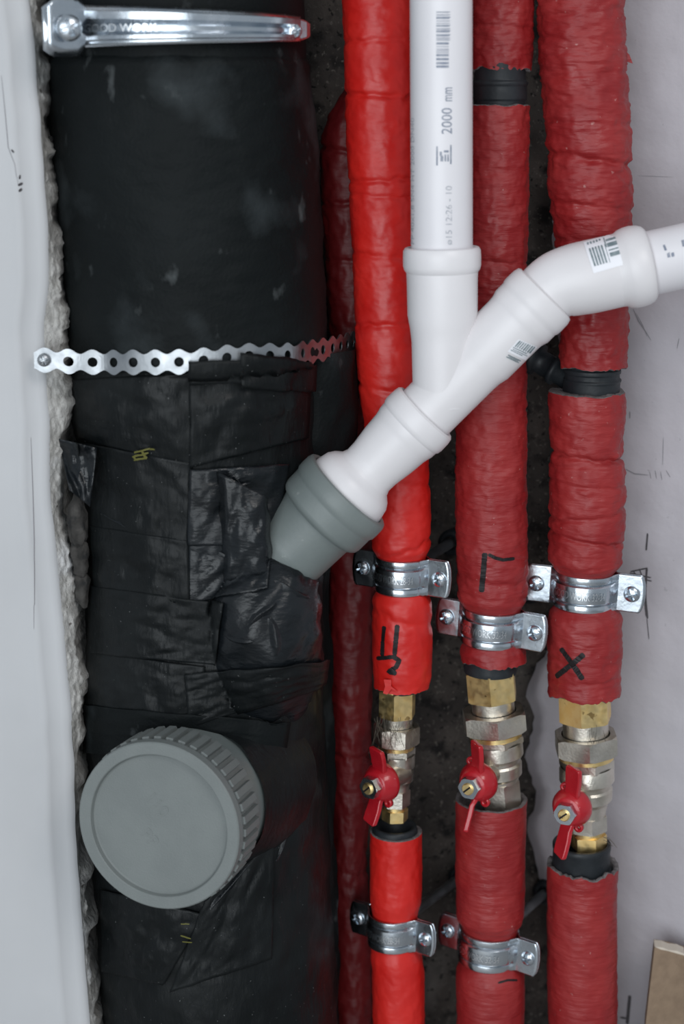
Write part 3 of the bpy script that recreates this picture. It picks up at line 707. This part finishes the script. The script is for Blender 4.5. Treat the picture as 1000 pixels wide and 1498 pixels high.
rib('marker_letter', BS2, [([(709,809),(707,835),(704,866)], 8), ([(714,811),(724,816),(735,819),(752,817)], 5)], M['ink'], o2_, 'black handwritten letter')
inner('pipe_end', mp, [(950,717,38),(975,717,38.5),(976,717,40),(979,717,40),(980,717,38.5),(1000,717,38)], 950, 982, M['blackp'])
# --- right pipe
rp = thing('insulated_pipe', 'dark red puckered insulated pipe beside the right wall, marked with X', 'pipe', P(855, 1040, YR), GR)
Tr0 = [(-250, 850, 62), (0, 848, 63), (100, 853, 64), (170, 858, 63), (225, 861, 61), (238, 862, 60), (270, 862, 62), (330, 866, 57), (400, 868, 53), (480, 868, 50), (535, 868, 49)]
sleeve('insulation_sleeve', rp, Tr0, -250, 535, M['redw'], .0022, [(232,10,.0035,5),(110,-4,.0015,4),(60,6,.0015,4),(20,-5,.0013,4),(300,8,.0016,4),(180,4,.0016,4),(345,-5,.0014,4)], bot=4, fine=1.3)
Tr1 = [(566, 858, 55), (600, 858, 56), (663, 857, 52), (690, 859, 55.5), (780, 858, 55), (805, 856, 54), (870, 855, 54), (960, 855, 54), (1012, 854, 53)]
s3, o3_ = sleeve('insulation_sleeve', rp, Tr1, 572, 1012, M['redw'], .0016, [(664,5,.0038,3.5),(672,-4,.0012,2.5),(703,4,.0016,3),(748,-8,.002,3),(783,8,.0032,3.5),(820,-5,.0014,3),(960,3,.001,3),(985,-3,.001,3)], [(860, RC3-.0008)], top=3, bot=6)
mesh('collar', *loft_px([(520,866,36),(538,866,38),(539,866,41.5),(545,866,41.5),(546,866,40),(553,866,40),(554,866,42),(557,866,42),(558,865,41.5),(576,864,41.5),(600,863,41)], YR, 520, 600, 80, 72), M['blackp'], rp, label='black ridged plastic collar in a gap of the insulation')
bs0 = P(834, 556, YR+.012); bs1 = P(772, 518, YR+.028)
mesh('branch_stub', *tube([bs0.lerp(bs1, t) for t in (0,.3,.31,.42,.43,.75,.76,.95,1)], [x*.00047 for x in (17,17,22,22,18,18,25,25,20)], 40), M['blackp'], rp, label='black plastic branch stub beside the collar')
BS3 = bvh(s3)
rib('marker_letter', BS3, [([(820,948),(836,970),(852,994)], 8), ([(854,957),(836,972),(813,990)], 8)], M['ink'], o3_, 'black handwritten cross')
inner('pipe_end', rp, [(990,856,35),(1040,856,34)], 995, 1018, M['blackp'])
fx = [P(x, y, YR-.004) for (x, y) in ((912,72),(920,80),(925,93),(916,90),(912,84))]
mesh('torn_film', fx, [(0,1,4),(1,2,3,4)], M['redw'], rp, False, None, .0012)
# --- dark red pipe at the back
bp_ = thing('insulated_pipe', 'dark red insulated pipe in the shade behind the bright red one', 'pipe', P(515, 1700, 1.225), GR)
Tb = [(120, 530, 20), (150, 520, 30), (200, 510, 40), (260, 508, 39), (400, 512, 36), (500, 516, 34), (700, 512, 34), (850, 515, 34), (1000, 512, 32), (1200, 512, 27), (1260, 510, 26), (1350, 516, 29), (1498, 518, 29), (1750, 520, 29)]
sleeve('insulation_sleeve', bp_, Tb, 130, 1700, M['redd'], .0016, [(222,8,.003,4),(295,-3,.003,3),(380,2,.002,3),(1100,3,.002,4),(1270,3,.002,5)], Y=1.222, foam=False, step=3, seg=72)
# --- lower sleeves
ll = thing('insulated_pipe', 'bright red insulated pipe rising to the left red-handled valve', 'pipe', P(580, 1700, YR), GR)
T1b = [(1216, 579, 38), (1300, 579, 38), (1370, 577, 37), (1420, 582, 38), (1498, 583, 38), (1700, 585, 38)]
sleeve('insulation_sleeve', ll, T1b, 1216, 1700, M['red'], .0008, [(1345,6,.001,4)], [(1357, RC4-.0008)], core=.80)
mesh('pipe_end', *lathe(P(577, 1216, YR), (0,0,1), [(-.05, 33*k1(577,1216)), (.002, 33*k1(577,1216)), (.0045, 32*k1(577,1216)), (.005, 29*k1(577,1216)), (.003, 24*k1(577,1216)), (-.006, 22*k1(577,1216)), (-.010, 20*k1(577,1216)), (-.012, 5*k1(577,1216))], 64), M['blackp'], ll)
ml = thing('insulated_pipe', 'dark red insulation tube swallowing the lower end of the middle valve', 'pipe', P(716, 1700, YR), GR)
Tmb = [(1168, 718, 52), (1250, 717, 51), (1330, 717, 50), (1396, 716, 49), (1440, 717, 50), (1498, 717, 49), (1700, 717, 49)]
s5, o5_ = sleeve('insulation_sleeve', ml, Tmb, 1168, 1700, M['redw'], .0009, [(1345,-4,.001,4)], [(1380, RC5-.0008)], core=.86, top=2)
rib('marker_stroke', bvh(s5), [([(728,1438),(742,1434),(756,1434)], 3)], M['ink'], o5_)
rl = thing('insulated_pipe', 'dark red insulated pipe with torn top and black tube under the right valve', 'pipe', P(853, 1700, YR), GR)
Trb = [(1268, 852, 52), (1300, 851, 51), (1400, 851, 51), (1498, 852, 50), (1700, 853, 50)]
sleeve('insulation_sleeve', rl, Trb, 1264, 1700, M['redw'], .0010, [], top=9, core=.84, fine=1.4)
kq = k1(850, 1250)
mesh('pipe_end', *lathe(P(850, 1252, YR), (0,0,1), [(-.06, 42*kq), (-.016, 42*kq), (-.013, 45*kq), (-.010, 45.5*kq), (-.009, 42*kq), (.006, 41.5*kq), (.007, 42.5*kq), (.010, 42.5*kq), (.011, 41*kq), (.011, 37*kq), (-.004, 35*kq), (-.010, 30*kq), (-.011, 4*kq)], 64), M['blackp'], rl, True, None, 0, 50)
# ------------------------------------------------------------------ clamps
def clamp(px, py, Y, r, hw, phi, roll, ear, label, sr, bolt=True, txt='GOOD WORK 32-34', group='zinc pipe clamps'):
    c = P(px, py, Y); th = thing('pipe_clamp', label, 'clamp', c, group)
    ph = math.radians(phi); x_ = Vector((math.cos(ph), -math.sin(ph), 0)); y_ = Vector((math.sin(ph), math.cos(ph), 0)); z_ = Vector((0,0,1))
    R = Matrix.Rotation(math.radians(roll), 3, y_); x_ = R @ x_; z_ = R @ z_
    def half(sg, nm):
        path = []; g = .0014
        for i in range(9): path.append((-(r+.0035+ear)+ear*i/8, g, i/8, 0))
        path.append((-(r+.0020), g+.0012, 1, .4)); path.append((-(r+.0008), g+.0032, 1, .8))
        a0 = math.asin((g+.005)/r)
        for i in range(33):
            a = lerp(a0, PI-a0, i/32); path.append((-math.cos(a)*r, math.sin(a)*r, 1, 1))
        path.append(((r+.0008), g+.0032, 1, .8)); path.append(((r+.0020), g+.0012, 1, .4))
        for i in range(9): path.append((r+.0035+ear*i/8, g, 1-i/8, 0))
        cr_ = [(-1, -.0003), (-.94, .0004), (-.80, .0007), (-.64, .0003), (-.56, -.0008), (-.50, .0002), (-.42, .0013), (0, .0018), (.42, .0013), (.50, .0002), (.56, -.0008), (.64, .0003), (.80, .0007), (.94, .0004), (1, -.0003)]
        V = []; m_ = len(path)
        for i, (x, y, e, b) in enumerate(path):
            p0 = path[max(i-1,0)]; p1 = path[min(i+1,m_-1)]; t = Vector((p1[0]-p0[0], p1[1]-p0[1])).normalized(); nx_, ny_ = -t.y, t.x
            for (s, o_) in cr_:
                rel = 0
                if b == 0:
                    # ear: rounded outer end
                    sh = math.sqrt(max(0, 1-(abs(s)*.98)**2)); ex = ear*.22*(1-sh)*(1-e)
                    xx = x+(ex if x < 0 else -ex); h = hw*1.04
                    V.append(c+x_*xx+y_*(-sg*y)+z_*(s*h)); continue
                V.append(c+x_*(x+nx_*o_*b)+y_*(-sg*(y+ny_*o_*b))+z_*(s*hw*(1.0 if b == 1 else 1.03)))
        return mesh(nm, V, grid_faces(m_, len(cr_), False), M['zinc'], th, True, None, .0013, 32)
    fb = half(1, 'front_band'); half(-1, 'back_band')
    for s in (-1, 1):
        sc = c+x_*(s*(r+.0035+ear*.52))-y_*.0022
        screw(sc, -y_, sr, th)
        mesh('screw_shank', *lathe(sc, y_, [(0, sr*.5), (.012, sr*.5), (.0125, sr*.3)], 20, capb=True), M['zinc'], th)
    if bolt:
        L_ = (1.262-c.y)/y_.y-r-.001
        mesh('wall_bolt', *lathe(c+y_*(r+.001), y_, [(0, .0068), (.006, .0068), (.0062, .0038), (L_, .0038)], 24), M['zincd'], th)
        mesh('wall_plug', *lathe(c+y_*(r+L_-.012), y_, [(.004, .0045), (0, .0055), (0, .0095), (.004, .0100), (.014, .0095)], 28), M['blackp'], th)
    if txt:
        V, Fc, x0, x1 = text_shape(txt, .0078); w = x1-x0; V2 = []
        tot = 1.75; sc = tot*r/w
        for v in V:
            a = PI/2+tot/2+.06-(v.x-x0)/w*tot; a = PI-a
            rr = r+.0018+.0010; V2.append(c+x_*(-math.cos(a)*rr)-y_*(math.sin(a)*rr)+z_*((v.y-.0028)*1.0))
        mesh('embossed_text', V2, Fc, M['emboss'], fb, False)
    return th
clamp(C1[0], C1[1]-8, YR, RC1, .0128, 26, 1, .0165, 'zinc clamp on the bright red pipe just above the letter', .0056, txt='GOOD WORK 28-34')
clamp(C2[0]-1, C2[1]-10, YR, RC2, .0130, 24, 3, .0180, 'zinc clamp round the middle red pipe below its letter', .0060)
clamp(C3[0]-3, C3[1]-9, YR, RC3, .0130, 16, 2, .0195, 'zinc clamp on the right red pipe above the cross mark', .0060)
clamp(C4[0]-2, C4[1]-14, YR, RC4, .0125, 34, 0, .0160, 'zinc clamp on the bright red pipe below the left valve', .0054, txt='GOOD WORK 28-34')
clamp(C5[0]-2, C5[1]-16, YR, RC5, .0130, 32, 3, .0175, 'lowest zinc clamp, on the middle dark red pipe', .0056, txt='GOOD WORK 32-34')
# ------------------------------------------------------------------ valves
def valve(label, st, ax, phi, hubc, Lh, wing, group='ball valves with red butterfly handles'):
    """st: stations (front pixel rows) and radii in px; ax: (px top, py top, px bottom, py bottom)"""
    A = P(ax[0], ax[1], YR); B = P(ax[2], ax[3], YR); D = (B-A).normalized(); k = k1(ax[0], (ax[1]+ax[3])/2)
    th = thing('ball_valve', label, 'valve', B, group)
    def tz(py, r):               # distance along the axis of a front edge seen at row py
        px = lerp(ax[0], ax[2], (py-ax[1])/(ax[3]-ax[1])); z = P(px, py, YR-r*k).z; return (A.z-z)/(-D.z)
    hx = Vector((math.cos(st['rot']), math.sin(st['rot']), 0))
    def hx_(name, key, rin, m, rot=0, **kw):
        y0, y1, r = st[key]; x = Vector((math.cos(st['rot']+rot), math.sin(st['rot']+rot), 0))
        return mesh(name, *hexnut(A, D, tz(y0, r*.93), tz(y1, r*.93), r*k, rin*k, x, **kw), M[m], th, True, None, 0, 25)
    y0, y1, r = st['brass']; hx_('compression_nut', 'brass', r*.5, 'brass', st.get('brot', 0), ch=.95)
    t0, t1 = tz(y0, r*.9), tz(y1, r*.9)
    mesh('thread_lip', *lathe(A, D, [(t0-.0022, r*.6*k), (t0-.0022, r*.80*k), (t0-.0012, r*.86*k), (t0+.001, r*.86*k)], 48), M['brass'], th, True, None, 0, 40)
    y0, y1, r = st['nipple']
    mesh('nipple', *lathe(A, D, [(t1-.001, r*k), (tz(y1, r)+.008, r*k)], 48), M['nickel'], th)
    hx_('union_nut', 'union', st['nipple'][2]*1.07, 'nickel', ch=.92, ch1=True)
    y0, y1, r = st['ring']; mesh('brass_ring', *lathe(A, D, [(tz(y0, r)-.002, r*.9*k), (tz(y0, r)-.001, r*k), (tz(y1, r), r*k), (tz(y1, r)+.0006, r*.9*k)], 48), M['brass'], th, True, None, 0, 40)
    hx_('body_flat', 'flat', 10, 'nickel', .2, ch=.95)
    pr = [(tz(y, rr), rr*k) for (y, rr) in st['body']]
    mesh('valve_body', *lathe(A, D, pr, 64), M['nickel'], th, True, None, 0, 24)
    hx_('lower_hex', 'lower', 10, 'nickel', .1, ch=.95)
    if 'lbrass' in st:
        hx_('lower_nut', 'lbrass', 8, 'brass', .3, ch=.95)
        y0, y1, r = st['lbrass']; t0 = tz(y0, r*.93)
        mesh('thread', *lathe(A, D, [(t0-.004+i*.0008, r*(.86 if i % 2 else .80)*k) for i in range(8)], 40), M['brass'], th)
    # handle
    ph = math.radians(phi); d = Vector((-math.sin(ph), -math.cos(ph), 0)); H = P(hubc[0], hubc[1], hubc[2])
    sp = H-d*.034
    mesh('stem_housing', *lathe(sp, d, [(0, .0085), (.016, .0085), (.017, .0105), (.022, .0105), (.023, .007), (.030, .007)], 40), M['nickel'], th, True, None, 0, 45)
    hb = thing_part = mesh('handle', *lathe(H, d, [(-.0125, .008), (-.0125, .0142), (-.0115, .0148), (-.0085, .0146), (-.004, .0125), (-.001, .0105), (0, .0095), (0, .003)], 48), M['handle'], th, True, 'red butterfly handle', 0, 50)
    up = Vector((0,0,1)); rx = d.cross(up).normalized()
    wa = math.radians(wing[0]); wu = up*math.cos(wa)-rx*(-math.sin(wa)) if False else (up*math.cos(wa)+Vector((1,0,0)).lerp(-rx if rx.x < 0 else rx, 1)*math.sin(wa))
    wu = (wu-d*wu.dot(d)).normalized(); ws = wu.cross(d).normalized()
    for s in (1, -1):
        tw = math.radians(wing[1] if s > 0 else wing[2]); V = []; secs = [(.006, .0060, 0), (.011, .0060, .0002), (.014, .0062, .0010), (.020, .0068, .0026), (.026, .0070, .0050), (.0305, .0068, .0068), (.032, .0058, .0072)]
        for (l_, w_, f_) in secs:
            kx = min(1, l_/.014); sd = (ws*math.cos(tw*kx)+d*math.sin(tw*kx)); nd = (d*math.cos(tw*kx)-ws*math.sin(tw*kx))
            p = H-d*.006+wu*(s*l_*wing[3])+d*f_*.9
            for (a_, b_) in ((-1,-1),(1,-1),(1,1),(-1,1)): V.append(p+sd*(a_*w_)+nd*(b_*.0019))
        Fw = grid_faces(len(secs), 4)+[(3,2,1,0), tuple(range(len(secs)*4-4, len(secs)*4))]
        w = mesh('wing', V, Fw, M['handle'], hb, True, None, 0, 60)
        bv = w.modifiers.new('soft', 'BEVEL'); bv.width = .0008; bv.segments = 2
    # little stop lugs
    for s in (1, -1):
        p = H-d*.010+ws*(s*-.0075)+wu*(s*.0138); mesh('stop_lug', *lathe(p, d, [(-.0015, .0012), (-.0015, .0034), (.0015, .0034), (.0015, .0012), (-.0015, .0012)], 16), M['handle'], hb)
    mesh('lock_nut', *hexnut(H, d, -.001, .0062, .0083, .0043, wu*.9+ws*.35, ch=.92), M['zinc'], hb, True, None, 0, 25)
    V, Fc = lathe(H, d, [(-.002, .0044), (.0070, .0044), (.0078, .0036), (.0078, .0001)], 32)
    mesh('spindle', V, Fc, M['brass'], hb, True, None, 0, 40)
    sl = wu*.75+ws*.65; sl.normalize(); sn = sl.cross(d)
    V = [H+d*.0080+sl*(a_*.0036)+sn*(b_*.0006) for a_, b_ in ((-1,-1),(1,-1),(1,1),(-1,1))]+[H+d*.0074+sl*(a_*.0036)+sn*(b_*.0006) for a_, b_ in ((-1,-1),(1,-1),(1,1),(-1,1))]
    mesh('slot', V, [(0,1,2,3),(4,7,6,5),(0,4,5,1),(1,5,6,2),(2,6,7,3),(3,7,4,0)], M['ink'], hb, False)
    return th, A, D, tz
R15 = PI/2
v1_ = valve('small brass and nickel valve with red handle on the bright red pipe',
 dict(brass=(1018,1056,28), nipple=(1056,1068,23), union=(1072,1098,34), ring=(1100,1103,26), flat=(1103,1114,28), lower=(1162,1185,22), lbrass=(1190,1206,19.5),
  body=[(1112,27),(1116,27.5),(1130,27.5),(1133,25),(1136,24.5),(1138,26),(1149,26),(1152,22),(1156,20),(1163,19.5)], rot=-R15+.35, brot=.5),
 (581, 1012, 577, 1210), 40, (546, 1150, YR-.030), .034, (6, 10, 18, .92))
v2_ = valve('brass and nickel valve with red handle on the middle pipe, sunk into the tube below',
 dict(brass=(991,1034,39), nipple=(1034,1047,31), union=(1056,1084,50), ring=(1086,1090,38), flat=(1090,1100,41), lower=(1152,1188,31),
  body=[(1098,38),(1103,38.5),(1118,38.5),(1122,34),(1126,33),(1130,35),(1145,34),(1148,29),(1153,28)], rot=-R15+.55-PI/6, brot=-.15),
 (717, 985, 734, 1190), 32, (690, 1150, YR-.036), .039, (6, 35, 70, 1.06))
v3_ = valve('brass and nickel valve with red handle on the right pipe beside the white wall',
 dict(brass=(1028,1066,40), nipple=(1066,1080,33), union=(1090,1118,49), ring=(1119,1123,40), flat=(1123,1136,41), lower=(1202,1224,29), lbrass=(1230,1249,27),
  body=[(1134,38),(1140,40),(1156,40),(1160,36),(1164,35),(1168,37),(1182,36),(1186,30),(1196,27),(1204,26)], rot=-R15+.5-PI/6, brot=-.25),
 (855, 1022, 861, 1255), 28, (829, 1188, YR-.038), .039, (7, 25, 40, 1.10))
# hemp fibres left on the threads
random.seed(11)
def fibres(n, px, py, w, h, Y, parent):
    Vs = []
    for i in range(n):
        x = px+random.uniform(-w, w); y = py+random.uniform(-h*.3, h*.3); pts = []; dx = random.uniform(-1, 1); L_ = random.uniform(.4, 1)*h; bend = random.uniform(-1, 1)
        yy = Y-math.sqrt(max(0, 1-((x-px)/(w*1.15))**2))*w*.00046-.0015
        for s in range(7):
            t = s/6; pts.append(P(x+dx*t*12+bend*8*t*t, y+L_*t, yy-.002*math.sin(t*PI)))
        Vs.append(tube(pts, .00013, 5, False))
    o = mesh('hemp_fibres', *join(*Vs), M['hair'], parent); o['kind'] = 'stuff'; return o
fibres(34, 577, 1058, 30, 40, YR, v1_[0])
fibres(10, 852, 1070, 40, 34, YR, v3_[0])
Vs = [tube([P(x, y, YR-.006) for x, y in pp], .0002, 5, False) for pp in ([(862,1226),(880,1224),(894,1230),(902,1240)], [(850,1228),(872,1222),(890,1226),(899,1236)], [(864,1230),(884,1229),(896,1238)])]
o = mesh('hemp_fibres', *join(*Vs), M['hair'], v3_[0]); o['kind'] = 'stuff'
# ------------------------------------------------------------------ board leaning at the lower right
bd = thing('board_offcut', 'brown fibreboard offcut leaning on the right wall at the bottom', 'board', P(1000, 1700, 1.18))
YD = 1.165; th_ = .012
c = [(957,1386),(975,1389),(1000,1396),(1110,1420),(1100,1720),(930,1720),(944,1498)]
Vf = [P(x, y, YD+(.014 if y < 1450 else 0)) for x, y in c]; nb = Vector((.12,.99,.05)).normalized()
n = len(c); V = Vf+[v+nb*th_ for v in Vf]
mesh('panel', V, [tuple(range(n)), tuple(range(2*n-1, n-1, -1))]+[(i, i+n, (i+1) % n+n, (i+1) % n) for i in range(n)], M['board'], bd, False)
ev = [P(x, y, YD+.0138) for x, y in ((957,1385),(968,1386),(978,1390),(990,1391),(1001,1396),(1000,1398.5),(984,1394),(966,1389))]
mesh('torn_edge', ev+[v+nb*.010 for v in ev], [tuple(range(8)), tuple(range(15,7,-1))]+[(i, i+8, (i+1) % 8+8, (i+1) % 8) for i in range(8)], M['boarde'], bd, False)
